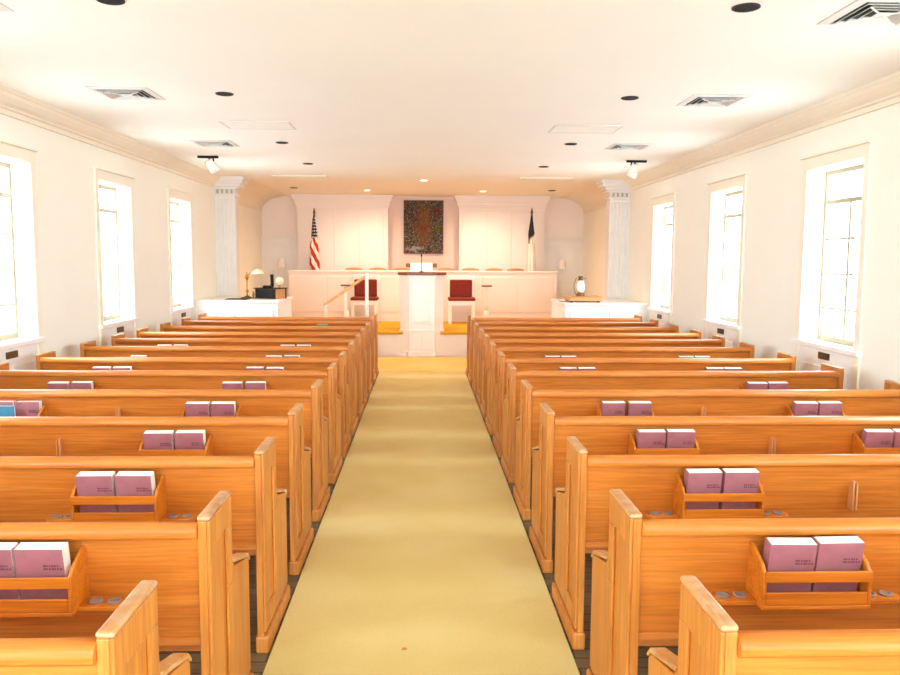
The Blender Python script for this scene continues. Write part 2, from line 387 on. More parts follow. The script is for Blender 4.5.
# windows
def window(s, yc, n):
    X = XL if s < 0 else XR
    name = {6.98: 'nearest', 9.47: 'middle', 11.97: 'farthest'}.get(yc)
    pos = {4.5: 'beyond the picture edge', 2.0: 'beside the nearest pews', -.5: 'just behind the viewer', -3.0: 'well behind the viewer', -5.5: 'at the rear of the hall'}.get(yc)
    lab = ('tall white sash window, %s of three in the %s wall' % (name, SIDE[s])) if name else 'unseen tall white sash window added for daylight, %s on the %s' % (pos, SIDE[s])
    r = thing('window_%d' % n, lab, 'window', (X, yc, 0), kind='structure')
    # local x: + goes out of the room
    sx = s
    def B(m, d0, d1, y0, y1, z0, z1):
        a, b = sorted((sx * d0, sx * d1)); return m.box(a, b, y0, y1, z0, z1)
    m = MB()      # casing on the wall
    B(m, -.025, 0, -OH - .09, -OH + .0, .0, Z1 + .02); B(m, -.025, 0, OH, OH + .09, .0, Z1 + .02)
    B(m, -.03, 0, -OH - .095, OH + .095, Z1, Z1 + .11); B(m, -.05, 0, -OH - .11, OH + .11, Z1 + .11, Z1 + .135)
    m.build('casing', M['casing'], r, bevel=.006)
    m = MB()      # white reveal lining
    B(m, -.002, .3, -OH, -OH + .015, Z0 + .01, Z1 - .015); B(m, -.002, .3, OH - .015, OH, Z0 + .01, Z1 - .015); B(m, -.002, .3, -OH, OH, Z1 - .015, Z1)
    m.build('reveal', M['white'], r)
    m = MB(); B(m, -.05, .2, -OH - .105, OH + .105, Z0 - .035, Z0 + .01); m.build('sill', M['white'], r, bevel=.008)
    m = MB(); B(m, -.015, 0, -OH, OH, .1, Z0 - .035)
    for a, b in ((-OH + .08, -.04), (.04, OH - .08)): B(m, -.026, -.015, a, b, .2, .86)
    m.build('apron_panel', M['white'], r, bevel=.005)
    m = MB(); B(m, -.03, -.015, -.09, .09, .925, .985); g = m.build('register', M['bronze'], r)
    tag(g, 'small bronze air register')
    m = MB()
    for k in range(5): B(m, -.034, -.03, -.08, .08, .932 + k * .0105, .936 + k * .0105)
    m.build('louver', M['old_brass'], g)
    d0, d1 = .15, .19
    m = MB()      # sash frame
    B(m, d0, d1, -OH + .015, -OH + .05, Z0 + .01, Z1 - .015); B(m, d0, d1, OH - .05, OH - .015, Z0 + .01, Z1 - .015)
    B(m, d0, d1, -OH + .045, OH - .045, Z1 - .055, Z1 - .015); B(m, d0, d1, -OH + .045, OH - .045, Z0 + .01, Z0 + .06)
    B(m, d0 - .012, d1, -OH + .045, OH - .045, 2.335, 2.375)
    B(m, d0, d1, -.018, .018, Z0 + .06, 2.335)
    for z in (2.015, 1.69, 1.37): B(m, d0 + .012, d1 - .005, -OH + .045, OH - .045, z - .009, z + .009)
    fr = m.build('window_frame', M['sash'], r)
    m = MB(); B(m, d0 + .018, d0 + .023, -OH + .045, OH - .045, Z0 + .06, Z1 - .045); m.build('pane', M['glass'], fr)
n = 1
for s in (-1, 1):
    for yc in WINY[::-1]:
        window(s, yc, n); n += 1

# ------------------------------------------------------------------ chancel: platform, panelled bays, choir screen
PZ, PY = .48, 14.58
m = MB().box(XL, XR, PY, YB1, 0, PZ - .02)
for a, b in ((-2.2, -.95), (-.85, -.44), (.44, .85), (.95, 2.2)): m.box(a, b, PY - .012, PY, .06, PZ - .09)
m.box(XL, XR, PY - .02, PY, 0, .05)
tag(m.build('floor_platform', M['pinkwhite']), 'raised white-fronted chancel platform behind the front pew screens', 'platform', kind='structure')
def plat_carpet():
    m = MB(); m.box(XL + .01, -.445, PY - .005, 16.88, PZ - .02, PZ).box(.42, XR - .01, PY - .005, 16.88, PZ - .02, PZ).box(-.445, .42, PY + .63, 16.88, PZ - .02, PZ)
    for a, b in ((XL + .01, -.36), (.33, XR - .01)): m.prism([(PY - .05, PZ - .035), (PY - .055, PZ - .02), (PY - .04, PZ), (PY - .005, PZ), (PY - .005, PZ - .055), (PY - .035, PZ - .055)], a, b, 'X')
    o = m.build('carpet', M['carpet_gold']); tag(o, 'deep gold carpet covering the chancel platform', 'carpet')
plat_carpet()
# wooden-edged steps up to the platform
st = thing('platform_step', 'white stair block with carpet treads under the sloping handrail', 'steps', (-1.35, 14.19, 0))
for i in range(2):
    x0, x1 = -.5 + i * .3, .5
    MB().box(x0, x1, -.26, .255, i * .16, (i + 1) * .16 - .01).build('riser', M['white'], st)
    MB().box(x0 - .02, x0 + .3 if i == 0 else .5, -.26, .255, (i + 1) * .16 - .01, (i + 1) * .16).build('tread', M['carpet_gold'], st)

def bay(s, n):
    x0, x1 = (-2.735, -.762) if s < 0 else (.808, 2.69)
    r = thing('wall_bay_%s' % ('left' if s < 0 else 'right'), 'white panelled wall bay with cornice standing behind the ' + ('striped' if s < 0 else 'dark') + ' flag', 'wall bay', ((x0 + x1) / 2, 17.6, 0), kind='structure')
    h = (x1 - x0) / 2
    MB().box(-h, h, 0, .399, PZ - .02, 2.93).build('bay_body', M['pinkwhite'], r)
    m = MB()
    for d, z0, z1 in ((.015, 2.9, 2.95), (.03, 2.95, 2.99), (.05, 2.99, 3.06), (.075, 3.06, 3.11), (.1, 3.11, 3.16), (.12, 3.16, 3.198)): m.box(-h - d, h + d, -d, .399, z0, z1)
    m.build('cornice', M['pinkwhite'], r, bevel=.006)
    st, w = h * .12, (2 * h - 2 * h * .12) / 3
    x = -h + h * .24 if s < 0 else -h + .07
    w = .548
    for k in range(3):
        MB().box(x + .008, x + w - .008, -.018, 0, 1.05, 2.87).build('door_panel', M['pinkwhite'], r, bevel=.006)
        x += w
bay(-1, 1); bay(1, 2)
# recesses beside the bays: ledge and pale wall sconce
for s in (-1, 1):
    a, b = (XL, -2.735) if s < 0 else (2.69, XR)
    o = MB().box(a, b, 17.9, YB1, PZ, 2.23).box(a, b, 17.86, YB1, 2.23, 2.27).build('wall_recess_%s' % ('left' if s < 0 else 'right'), M['stone'])
    tag(o, 'white wall recess with a ledge at the outer end of the %s bay' % SIDE[s], 'wall', kind='structure')
    q = thing('wall_sconce', 'small pale tapered sconce in the chancel recess, %s' % SIDE[s], 'wall lamp', (s * 3.14, 17.9, 1.7), group='pale chancel wall sconces')
    MB().box(-.04, .04, -.02, 0, -.1, .06).build('wall_plate', M['white'], q, bevel=.004)
    MB().tube([(0, -.02, -.06), (0, -.08, -.06)], .012).build('arm', M['white'], q)
    MB().lathe([(.09, -.1), (.092, -.09), (.055, .1), (.05, .105)], 0, -.08, 16).build('shade', M['pinkwhite'], q)
# niche back with top band
m = MB(); m.box(-.762, .808, 17.9, YB1, PZ, ZC); m.box(-.762, .808, 17.84, 17.9, 3.14, ZC)
tag(m.build('wall_niche', M['niche']), 'pale pink niche wall behind the mosaic picture', 'wall', kind='structure')

# choir screen
c = thing('choir_screen', 'long white panelled screen wall behind the pulpit and red chairs', 'screen wall', (0, 16.9, PZ))
MB().box(-2.84, 2.87, 0, .1, 0, 1.05).build('screen_body', M['pinkwhite'], c)
MB().box(-2.86, 2.89, -.02, .11, 1.05, 1.085).build('cap_rail', M['white'], c, bevel=.008)
m = MB(); m.box(-2.84, 2.87, -.015, 0, 0, .12); m.build('plinth', M['pinkwhite'], c)
for s in (-1, 1):
    for k in range(3):
        a, b = s * (.5 + k * .78) , s * (.5 + k * .78 + .74)
        a, b = sorted((a, b)); MB().box(a, b, -.012, 0, .2, .96).build('panel', M['pinkwhite'], c, bevel=.006)
for k, x0 in enumerate((-2.84, 2.77)):
    MB().box(x0, x0 + .1, .1, .6, 0, 1.05).build('return_end', M['pinkwhite'], c)

# mosaic picture
mo = thing('mosaic_picture', 'tall dark multicoloured mosaic picture hanging in the niche', 'picture', (.02, 17.89, 1.94))
MB().box(-.43, .43, -.03, 0, 0, 1.16).build('mosaic_panel', M['mosaic'], mo)
m = MB()
for a in ((-.445, -.43, 0, 1.16), (.43, .445, 0, 1.16), (-.445, .445, -.015, 0), (-.445, .445, 1.16, 1.175)): m.box(a[0], a[1], -.04, 0, a[2], a[3])
m.build('frame', M['wood_brown'], mo)

# choir chairs whose wooden tops show over the screen
def choir_chair():
    r = thing('choir_chair', 'x', 'chair', group='wooden choir chairs behind the screen')
    MB().box(-.2, .2, -.2, .2, .42, .45).build('seat', M['oak_x'], r, bevel=.01)
    for x in (-.18, .18):
        MB().box(x - .018, x + .018, -.19, -.155, 0, .42).build('leg', M['oak_z'], r)
        MB().box(x - .018, x + .018, .16, .195, 0, .42).build('leg', M['oak_z'], r)
    # the chairs face the congregation, so the back stands on the far side
    m = MB().box(-.17, -.15, .165, .185, .45, 1.05).box(.15, .17, .165, .185, .45, 1.05); m.build('back_frame', M['oak_z'], r)
    m = MB(); k = 10
    pts = [(-.19 + .38 * i / k, 1.14 - .03 * (2 * i / k - 1) ** 2) for i in range(k + 1)] + [(.19, 1.04), (-.19, 1.04)]
    m.prism(pts, .16, .19, 'Y').build('top_rail', M['wood_tan'], r, bevel=.004)
    return r
cc = choir_chair()
cx = [-1.5, -.98, -.47, .52, 1.05, 1.57, 2.05]
for i, x in enumerate(cx):
    o = cc if i == 0 else copy_tree(cc)
    o.location = (x, 17.255, PZ)
    o['label'] = 'wooden choir chair peeking over the screen, %s of seven counted from the striped flag' % ORD[i + 1]

# ------------------------------------------------------------------ pulpit and what stands on it
p = thing('pulpit', 'white panelled pulpit with dark wooden top at the end of the aisle', 'pulpit', (0, PY, 0))
out = [(-.24, -.02), (.22, -.02), (.39, .14), (.39, .62), (-.41, .62), (-.41, .14)]
MB().prism(out, 0, 1.5, 'Z').build('body', M['white'], p, bevel=.006)
grow = lambda d: [(-.24 - d, -.02 - d), (.22 + d, -.02 - d), (.39 + d, .14 - d * .4), (.39 + d, .62), (-.41 - d, .62), (-.41 - d, .14 - d * .4)]
MB().prism(grow(.05), 1.515, 1.565, 'Z').build('top_board', M['wood_brown'], p, bevel=.008)
MB().prism(grow(.025), 1.46, 1.515, 'Z').build('cornice', M['white'], p, bevel=.008)
MB().prism(grow(.02), 0, .1, 'Z').build('plinth', M['white'], p, bevel=.006)
m = MB().prism(grow(.014), .475, .51, 'Z'); m.build('band', M['white'], p, bevel=.004)
m = MB(); m.box(-.2, .18, -.034, -.02, .6, 1.4); m.build('front_panel', M['white'], p, bevel=.01)
MB().box(-.15, .13, -.044, -.034, .66, 1.34).build('raised_field', M['white'], p, bevel=.01)
for a, b in ((-.2, -.02), (.0, .18)): MB().box(a, b, -.03, -.02, .14, .44).build('lower_panel', M['white'], p, bevel=.006)
bs = thing('book_stand', 'dark wooden book rest standing on the pulpit top', 'book rest', (-.02, 14.84, 1.565))
MB().box(-.13, .13, -.08, .1, 0, .03).build('base', M['wood_brown'], bs, bevel=.005)
MB().box(-.29, .29, -.012, .012, .09, .165, rot=(-.25, 0, 0)).build('ledge_board', M['wood_brown'], bs, bevel=.005)
m = MB(); m.box(-.025, .025, .03, .05, .03, .13); m.build('post', M['wood_brown'], bs)
bb = thing('open_book', 'open white-paged book propped against the pulpit book rest', 'book', (-.02, 14.73, 1.568))
for s in (-1, 1):
    a, b = sorted((s * .004, s * .2)); MB().box(a, b, -.014, .014, .0, .165, rot=(-.2, 0, s * -.06)).build('page_block', M['pages'], bb, bevel=.004)
MB().box(-.205, .205, .014, .02, 0, .17, rot=(-.2, 0, 0)).build('cover', M['white'], bb)
mic = thing('microphone', 'thin black gooseneck microphone rising above the pulpit', 'microphone', (-.02, 14.66, 1.565))
MB().lathe([(.045, 0), (.045, .012), (.015, .02)], 0, 0, 16).build('base', M['black'], mic)
MB().tube([(0, 0, .015), (0, 0, .2), (0, .005, .3)], .006).build('gooseneck', M['black'], mic)
MB().tube([(0, .005, .29), (0, .01, .35)], [.013, .011]).build('mic_head', M['black'], mic)

# red upholstered pulpit chairs
def red_chair():
    r = thing('pulpit_chair', 'x', 'chair', group='red and white pulpit chairs')
    for x in (-.24, .24):
        MB().box(x - .035, x + .035, -.28, -.22, 0, .48).build('leg', M['white'], r, bevel=.006)
        MB().box(x - .03, x + .03, .17, .23, 0, 1.0).build('leg', M['white'], r, bevel=.006)
    m = MB().box(-.205, .205, -.27, -.235, .38, .48).box(-.26, -.225, -.22, .17, .38, .48).box(.225, .26, -.22, .17, .38, .48)
    m.build('seat_frame', M['white'], r, bevel=.005)
    MB().box(-.28, .28, -.31, .16, .48, .54).build('seat', M['red'], r, bevel=.02, seg=3)
    m = MB().box(-.21, .21, .18, .22, .56, .62).box(-.29, .29, .175, .225, .9, 1.0); m.build('back_frame', M['white'], r, bevel=.01)
    MB().box(-.235, .235, .13, .18, .54, .9).build('backrest', M['red'], r, bevel=.02, seg=3)
    return r
rc = red_chair(); rc.location = (-1.19, 16.5, PZ); rc['label'] = 'red upholstered white-framed chair partly hidden behind the handrail post'
r2 = copy_tree(rc); r2.location = (.81, 16.5, PZ); r2['label'] = 'red upholstered white-framed chair in clear view between pulpit and dark-flag pews'
# slim pedestal stands
def stand():
    r = thing('pedestal_stand', 'x', 'stand', group='slim white pedestal stands')
    MB().lathe([(.1, 0), (.1, .03), (.075, .06), (.06, .2), (.042, .3)], 0, 0, 16).build('base', M['white'], r)
    MB().lathe([(.04, .28), (.035, .4), (.032, .76), (.05, .78)], 0, 0, 16).build('column', M['white'], r)
    MB().box(-.1, .1, -.1, .1, .78, .81).build('top', M['wood_brown'], r, bevel=.005)
    return r
s1 = stand(); s1.location = (-1.54, 16.0, PZ); s1['label'] = 'slim white stand with brown square top behind the sloping handrail'
s2 = copy_tree(s1); s2.location = (1.3, 16.0, PZ); s2['label'] = 'slim white stand with brown square top beside the unobstructed red chair'
# handrail
h = thing('handrail', 'sloping wooden handrail on white posts beside the pulpit steps', 'handrail', (-1.0, 14.485, 0))
MB().box(-.045, .015, -.03, .03, 0, 1.56).build('newel_post', M['white'], h, bevel=.006)
MB().box(-.79, -.735, -.03, .03, 0, .97).build('newel_post', M['white'], h, bevel=.006)
m = MB(); dx, dz = -.77, -.55
m.prism([(-.03, 1.52), (-.03, 1.46), (-.8, .93), (-.8, .99)], -.03, .03, 'Y'); m.build('rail', M['rail'], h, bevel=.01)
MB().box(-.42, -.39, -.02, .02, 0, 1.2).build('baluster', M['white'], h)

# flags
def cloth(name, prof, mat, parent, lobes=7, amp=.16, seg=56):
    bm = bmesh.new(); uvl = bm.loops.layers.uv.new('UVMap'); rings = []
    z0, z1 = prof[0][1], prof[-1][1]
    for r, z, ox in prof:
        ring = []
        for k in range(seg):
            t = 2 * PI * k / seg; rr = r * (1 + amp * math.cos(lobes * t + z * 2))
            ring.append(bm.verts.new((ox + rr * math.cos(t), .8 * rr * math.sin(t), z)))
        rings.append(ring)
    for i in range(len(rings) - 1):
        for k in range(seg):
            kk = (k + 1) % seg
            f = bm.faces.new((rings[i][k], rings[i][kk], rings[i + 1][kk], rings[i + 1][k])); f.smooth = True
            for l, (kx, ii) in zip(f.loops, ((k, i), (k + 1, i), (k + 1, i + 1), (k, i + 1))):
                l[uvl].uv = (kx / seg, (prof[ii][1] - z0) / (z1 - z0))
    bm.faces.new(rings[0][::-1]); bm.faces.new(rings[-1])
    me = bpy.data.meshes.new(name); bm.to_mesh(me); bm.free()
    for q in (mat if isinstance(mat, list) else [mat]): me.materials.append(q)
    o = bpy.data.objects.new(name, me); C.objects.link(o); o.parent = parent
    return o
FZ = PZ
f1 = thing('flag', 'furled red and white striped flag with starry blue canton on a pole', 'flag', (-2.34, 17.34, FZ))
MB().lathe([(.14, 0), (.14, .03), (.05, .05), (.04, .1)], 0, 0, 20).build('base', M['brass'], f1)
MB().tube([(0, 0, .05), (0, 0, 2.26)], .014).build('pole', M['wood_brown'], f1)
MB().lathe([(.02, 2.24), (.026, 2.26), (.02, 2.29), (.032, 2.31), (.004, 2.42)], 0, 0, 12).build('finial', M['old_brass'], f1)
cloth('flag_cloth', [(.105, .75, .01), (.1, 1.0, .01), (.1, 1.2, .005), (.092, 1.45, 0), (.082, 1.62, -.005), (.062, 1.75, 0), (.055, 1.9, 0), (.04, 2.05, -.005), (.026, 2.18, -.01), (.018, 2.26, 0)], M['flag'], f1)
f2 = thing('flag', 'furled white flag with dark navy top on a pole by the panelled bay', 'flag', (2.38, 17.36, FZ))
MB().lathe([(.14, 0), (.14, .03), (.05, .05), (.04, .1)], 0, 0, 20).build('base', M['brass'], f2)
MB().tube([(0, 0, .05), (0, 0, 2.3)], .014).build('pole', M['wood_brown'], f2)
MB().lathe([(.02, 2.28), (.026, 2.3), (.02, 2.33), (.032, 2.35), (.004, 2.46)], 0, 0, 12).build('finial', M['old_brass'], f2)
c2 = cloth('flag_cloth', [(.075, .75, .01), (.075, 1.1, .01), (.066, 1.4, .01), (.052, 1.7, 0), (.038, 1.86, 0)], M['flag_white'], f2)
tag(cloth('canton', [(.022, 1.68, -.04), (.042, 1.8, -.02), (.062, 1.9, 0), (.044, 2.05, 0), (.028, 2.18, 0), (.018, 2.31, 0)], M['navy'], f2), 'dark navy upper corner of the flag')
cloth('fringe', [(.012, .75, .088), (.014, 1.2, .082), (.014, 1.6, .062), (.01, 1.75, .045)], M['gold'], f2, amp=.3)

# ------------------------------------------------------------------ half walls at both sides with what stands on them
def half_wall(s):
    X = XL if s < 0 else XR
    xi = -2.3 if s < 0 else 2.3
    r = thing('half_wall', 'white panelled half wall with flat top behind the front pew screen, %s' % SIDE[s], 'half wall', (0, 12.66, 0))
    a, b = sorted((X, xi))
    MB().box(a, b, 0, 1.33, 0, 1.1).build('cabinet_body', M['white'], r)
    MB().box(a, b + (.02 if s < 0 else 0), -.025, 1.33, 1.1, 1.14).build('top_slab', M['white'], r, bevel=.006) if s < 0 else MB().box(a - .02, b, -.025, 1.33, 1.08, 1.12).build('top_slab', M['white'], r, bevel=.006)
    w = (b - a - .24) / 2
    for k in range(2): MB().box(a + .08 + k * (w + .08), a + .08 + k * (w + .08) + w, -.014, 0, .15, 1.0).build('panel', M['white'], r, bevel=.008)
    x0, x1 = (xi, xi + .014) if s < 0 else (xi - .014, xi)
    MB().box(x0, x1, .1, 1.23, .15, 1.0).build('side_panel', M['white'], r, bevel=.006)
half_wall(-1); half_wall(1)
HL, HR = 1.14, 1.12
t = thing('desk_lamp', 'brass desk lamp with cream shade on the striped-flag side half wall', 'lamp', (-2.92, 13.3, HL))
MB().lathe([(.11, 0), (.11, .012), (.05, .03), (.02, .05)], 0, 0, 20).build('base', M['old_brass'], t)
MB().lathe([(.01, .04), (.01, .1), (.03, .12), (.01, .15), (.01, .3), (.028, .33), (.034, .36), (.01, .39), (.01, .43)], 0, 0, 14).build('stem', M['brass'], t)
MB().tube([(0, 0, .36), (.05, 0, .42), (.14, 0, .46)], .007).build('arm', M['brass'], t)
MB().lathe([(.11, .405), (.1, .43), (.075, .46), (.03, .485), (.01, .49)], .18, 0, 20).build('shade', M['cream'], t)
t = thing('figurine', 'small brass figurine beside the foot of the brass desk lamp', 'ornament', (-2.8, 13.22, HL))
MB().lathe([(.03, 0), (.03, .015), (.012, .03), (.022, .06), (.012, .09), (.018, .105), (.004, .12)], 0, 0, 12).build('body', M['old_brass'], t)
MB().lathe([(.034, -.0), (.034, .008)], 0, 0, 12).build('foot', M['brass'], t)
o = MB().box(-.17, .17, -.14, .14, 0, .012).build('desk_mat', M['black'], loc=(-3.0, 13.25 - .3, HL)); tag(o, 'thin dark mat lying flat near the brass desk lamp', 'mat')
t = thing('speaker_cabinet', 'black-fronted wooden cabinet on the striped-flag side half wall', 'cabinet', (-2.58, 13.12, HL), rotz=math.radians(-24))
MB().box(-.2, .2, 0, .3, 0, .165).build('body', M['wood_tan'], t, bevel=.004)
MB().box(-.195, .195, -.012, 0, .005, .16).build('front_panel', M['black_box'], t)
MB().box(-.22, .22, -.03, .31, .165, .18).build('top', M['black'], t, bevel=.003)
MB().box(.2, .204, .27, .3, 0, .165).build('corner_strip', M['black'], t)
m = MB()
for k in range(7): m.box(-.15, .15, -.016, -.012, .02 + k * .02, .024 + k * .02)
m.build('louver', M['dark'], t)
t = thing('telephone', 'black handset standing upright on the wooden cabinet', 'telephone', (-2.53, 13.2, HL + .18))
MB().box(-.1, .06, -.06, .06, 0, .04).build('cradle', M['black'], t, bevel=.012)
MB().tube([(.045, 0, .03), (.045, 0, .1), (.042, 0, .22)], [.03, .026, .03]).build('handset', M['black'], t)
t = thing('globe_lamp', 'small cream globe lamp behind the black handset', 'lamp', (-2.42, 13.3 + .22, HL))
MB().lathe([(.05, 0), (.05, .02), (.02, .04), (.02, .2), (.035, .22)], 0, 0, 14).build('base', M['wood_tan'], t)
MB().lathe([(.03, .215), (.06, .25), (.07, .29), (.055, .33), (.02, .35)], 0, 0, 16).build('globe', M['cream'], t)
# other side
t = thing('wooden_box', 'low tan wooden case lying on the dark-flag side half wall', 'case', (2.66, 13.06, HR))
MB().box(-.27, .27, -.24, .24, .02, .075).build('body', M['wood_tan'], t, bevel=.006)
MB().box(-.285, .285, -.25, .25, .075, .092).build('lid', M['wood_tan'], t, bevel=.005)
for x in (-.22, .22):
    for y in (-.2, .2): MB().box(x - .02, x + .02, y - .02, y + .02, 0, .02).build('foot', M['black'], t)
t = thing('sheet_music_folder', 'dark folder lying beside the low tan wooden case', 'folder', (2.325, 13.1, HR))
MB().box(-.035, .035, -.11, .11, 0, .008).build('cover', M['black'], t); MB().box(-.032, .032, -.105, .105, .008, .016).build('paper', M['pages'], t)
t = thing('lantern', 'lantern with white glass and dark metal cap on the tan case', 'lantern', (2.62, 13.06, HR + .092))
MB().lathe([(.07, 0), (.075, .015), (.06, .045), (.045, .06)], 0, 0, 20).build('base', M['old_brass'], t)
MB().lathe([(.045, .06), (.068, .11), (.07, .17), (.05, .245), (.038, .26)], 0, 0, 20).build('glass_chimney', M['glass_white'], t)
MB().lathe([(.045, .26), (.05, .275), (.03, .29), (.04, .31), (.045, .325), (.01, .335)], 0, 0, 16).build('cap', M['old_brass'], t)
pts = [(-.07 - .04 * math.sin(PI * k / 10), 0, .02 + .28 * k / 10) for k in range(11)]
MB().tube(pts, .006).build('handle', M['old_brass'], t)
MB().tube([(.04, 0, .3), (.075, 0, .29), (.08, 0, .27)], .006).build('spout', M['old_brass'], t)
for s in (-1, 1):
    X = XL if s < 0 else XR
    t = thing('wall_switch', 'narrow dark wall plate on the chancel side wall past the pilaster, %s' % SIDE[s], 'wall switch', (X, 15.64, 1.68), group='chancel wall plates')
    MB().box(-.01, .01, -.035, .035, -.09, .09).build('plate', M['old_brass'], t); MB().box(-.016, .016, -.008, .008, -.02, .02).build('toggle', M['black'], t)

# ------------------------------------------------------------------ ceiling fittings
def recessed(x, y, label, lit=False):
    r = thing('recessed_downlight', label, 'ceiling light', (x, y, ZC), group='lit recessed ceiling lights' if lit else 'dark recessed ceiling lights')
    bm = MB(); seg = 28
    prof = [(.075, 0), (.076, -.006), (.066, -.01), (.064, -.002)]
    for (ra, za), (rb, zb) in zip(prof, prof[1:]):
        for k in range(seg):
            t0, t1 = 2 * PI * k / seg, 2 * PI * (k + 1) / seg
            v = [bm.bm.verts.new(q) for q in ((ra * math.cos(t0), ra * math.sin(t0), za), (ra * math.cos(t1), ra * math.sin(t1), za), (rb * math.cos(t1), rb * math.sin(t1), zb), (rb * math.cos(t0), rb * math.sin(t0), zb))]
            bm.bm.faces.new(v)
    bmesh.ops.remove_doubles(bm.bm, verts=bm.bm.verts, dist=1e-5)
    bm.build('trim_ring', M['white'] if lit else M['dark'], r)
    MB().lathe([(.065, -.005), (.055, -.003), (.04, -.002)], 0, 0, 24).build('lens' if lit else 'baffle', M['lit'] if lit else M['black'], r)
for x, y, w in ((1.78, 4.46, 'first'), (1.78, 6.92, 'second'), (1.78, 9.65, 'third'), (1.81, 12.0, 'fourth')):
    recessed(x, y, 'dark recessed ceiling light, %s from the camera in the dark-flag side row' % w)
for x, y, w in ((-1.7, 4.52, 'first'), (-1.69, 6.97, 'second'), (-1.7, 9.8, 'third'), (-1.69, 11.92, 'fourth')):
    recessed(x, y, 'dark recessed ceiling light, %s from the camera in the striped-flag side row' % w)
recessed(-2.55, 15.95, 'dark recessed ceiling light above the striped flag'); recessed(2.6, 16.05, 'dark recessed ceiling light above the dark flag')
recessed(.02, 14.2, 'lit recessed ceiling light right above the pulpit', True)
recessed(-1.13, 16.35, 'lit recessed ceiling light over the striped-flag side bay', True); recessed(1.23, 16.35, 'lit recessed ceiling light over the dark-flag side bay', True)

def diffuser(x, y, label):
    r = thing('ceiling_vent', label, 'ceiling vent', (x, y, ZC), group='square ceiling vents')
    h0 = .25
    def ring(m, a, za, b, zb, th=.004):
        for k in range(4):
            t0, t1 = PI / 4 + k * PI / 2, PI / 4 + (k + 1) * PI / 2
            q2 = math.sqrt(2)
            P = lambda h, t, z: (h * q2 * math.cos(t), h * q2 * math.sin(t), z)
            v = [m.bm.verts.new(p) for p in (P(a, t0, za), P(a, t1, za), P(b, t1, zb), P(b, t0, zb), P(a, t0, za + th), P(a, t1, za + th), P(b, t1, zb + th), P(b, t0, zb + th))]
            for f in ((0, 1, 2, 3), (7, 6, 5, 4), (0, 4, 5, 1), (2, 6, 7, 3)): m.bm.faces.new([v[i] for i in f])
        return m
    ring(MB(), h0, -.006, .2, -.014).build('frame', M['vent'], r)
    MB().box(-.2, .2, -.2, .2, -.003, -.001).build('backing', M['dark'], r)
    for a, b in ((.165, .183), (.122, .14), (.08, .097), (.0, .05)):
        if a == 0: MB().box(-.045, .045, -.045, .045, -.022, -.018).build('centre_plate', M['vent'], r)
        else: ring(MB(), b, -.022, a, -.008).build('louver', M['vent'], r)
    MB().box(-.2, .2, -.006, .006, -.025, -.02, rot=(0, 0, PI / 4)).box(-.2, .2, -.006, .006, -.025, -.02, rot=(0, 0, -PI / 4)).build('cross_brace', M['vent'], r)
for x, y, w, s in ((-2.58, 4.5, 'first', -1), (-2.52, 7.0, 'second', -1), (-2.54, 9.92, 'third', -1), (2.57, 4.5, 'first', 1), (2.53, 6.98, 'second', 1), (2.53, 9.8, 'third', 1)):
    diffuser(x, y, 'square white slatted ceiling vent, %s from the camera on the %s' % (w, SIDE[s]))
for s, x in ((-1, -2.07), (1, 2.1)):
    r = thing('return_grille', 'long tan ceiling grille near the chancel on the %s' % SIDE[s], 'ceiling grille', (x, 13.75, ZC), group='long tan ceiling grilles')
    m = MB(); a, b = .45, .17
    m.box(-a, a, -b, -b + .035, -.016, 0).box(-a, a, b - .035, b, -.016, 0).box(-a, -a + .035, -b + .035, b - .035, -.016, 0).box(a - .035, a, -b + .035, b - .035, -.016, 0)
    m.build('frame', M['crown'], r)
    MB().box(-a + .035, a - .035, -b + .035, b - .035, -.002, 0).build('backing', M['grille'], r)
    m = MB()
    for k in range(11): m.box(-a + .035, a - .035, -b + .045 + k * .024, -b + .05 + k * .024, -.014, -.002, rot=(.6, 0, 0))
    m.build('louver', M['grille'], r)
for s in (-1, 1):
    r = thing('ceiling_hatch', 'faint white access panel flush in the ceiling on the %s' % SIDE[s], 'access panel', (s * 1.73, 8.58, ZC), group='white ceiling access panels')
    m = MB(); a, b = .36, .24
    m.box(-a, a, -b, -b + .018, -.005, 0).box(-a, a, b - .018, b, -.005, 0).box(-a, -a + .018, -b + .018, b - .018, -.005, 0).box(a - .018, a, -b + .018, b - .018, -.005, 0)
    m.build('frame', M['vent'], r)
    MB().box(-a + .023, a - .023, -b + .023, b - .023, -.003, 0).build('panel', M['ceiling'], r)
for s, x in ((-1, -2.95), (1, 2.99)):
    r = thing('ceiling_spotlight', 'white ceiling spotlight on a short black bar, %s' % SIDE[s], 'spotlight', (x, 11.16, ZC), group='white spotlights on black bars')
    MB().box(-.14, .14, -.025, .025, -.03, 0).build('mounting_bar', M['black'], r, bevel=.004)
    MB().tube([(-s * .02, 0, -.02), (-s * .03, 0, -.09)], .014).build('arm', M['black'], r)
    MB().tube([(s * -.07, 0, -.03), (s * -.05 - s * .03, 0, -.07)], .01).build('knob', M['black'], r)
    d = Vector((-s * .55, .5, -.75)).normalized(); c0 = Vector((-s * .03, 0, -.11))
    if s > 0: d = Vector((-.25, .4, -.8)).normalized()
    MB().tube([c0 - d * .06, c0 - d * .05, c0 + d * .02, c0 + d * .12], [.03, .055, .06, .075], 18).build('lamp_head', M['glass_white'], r)

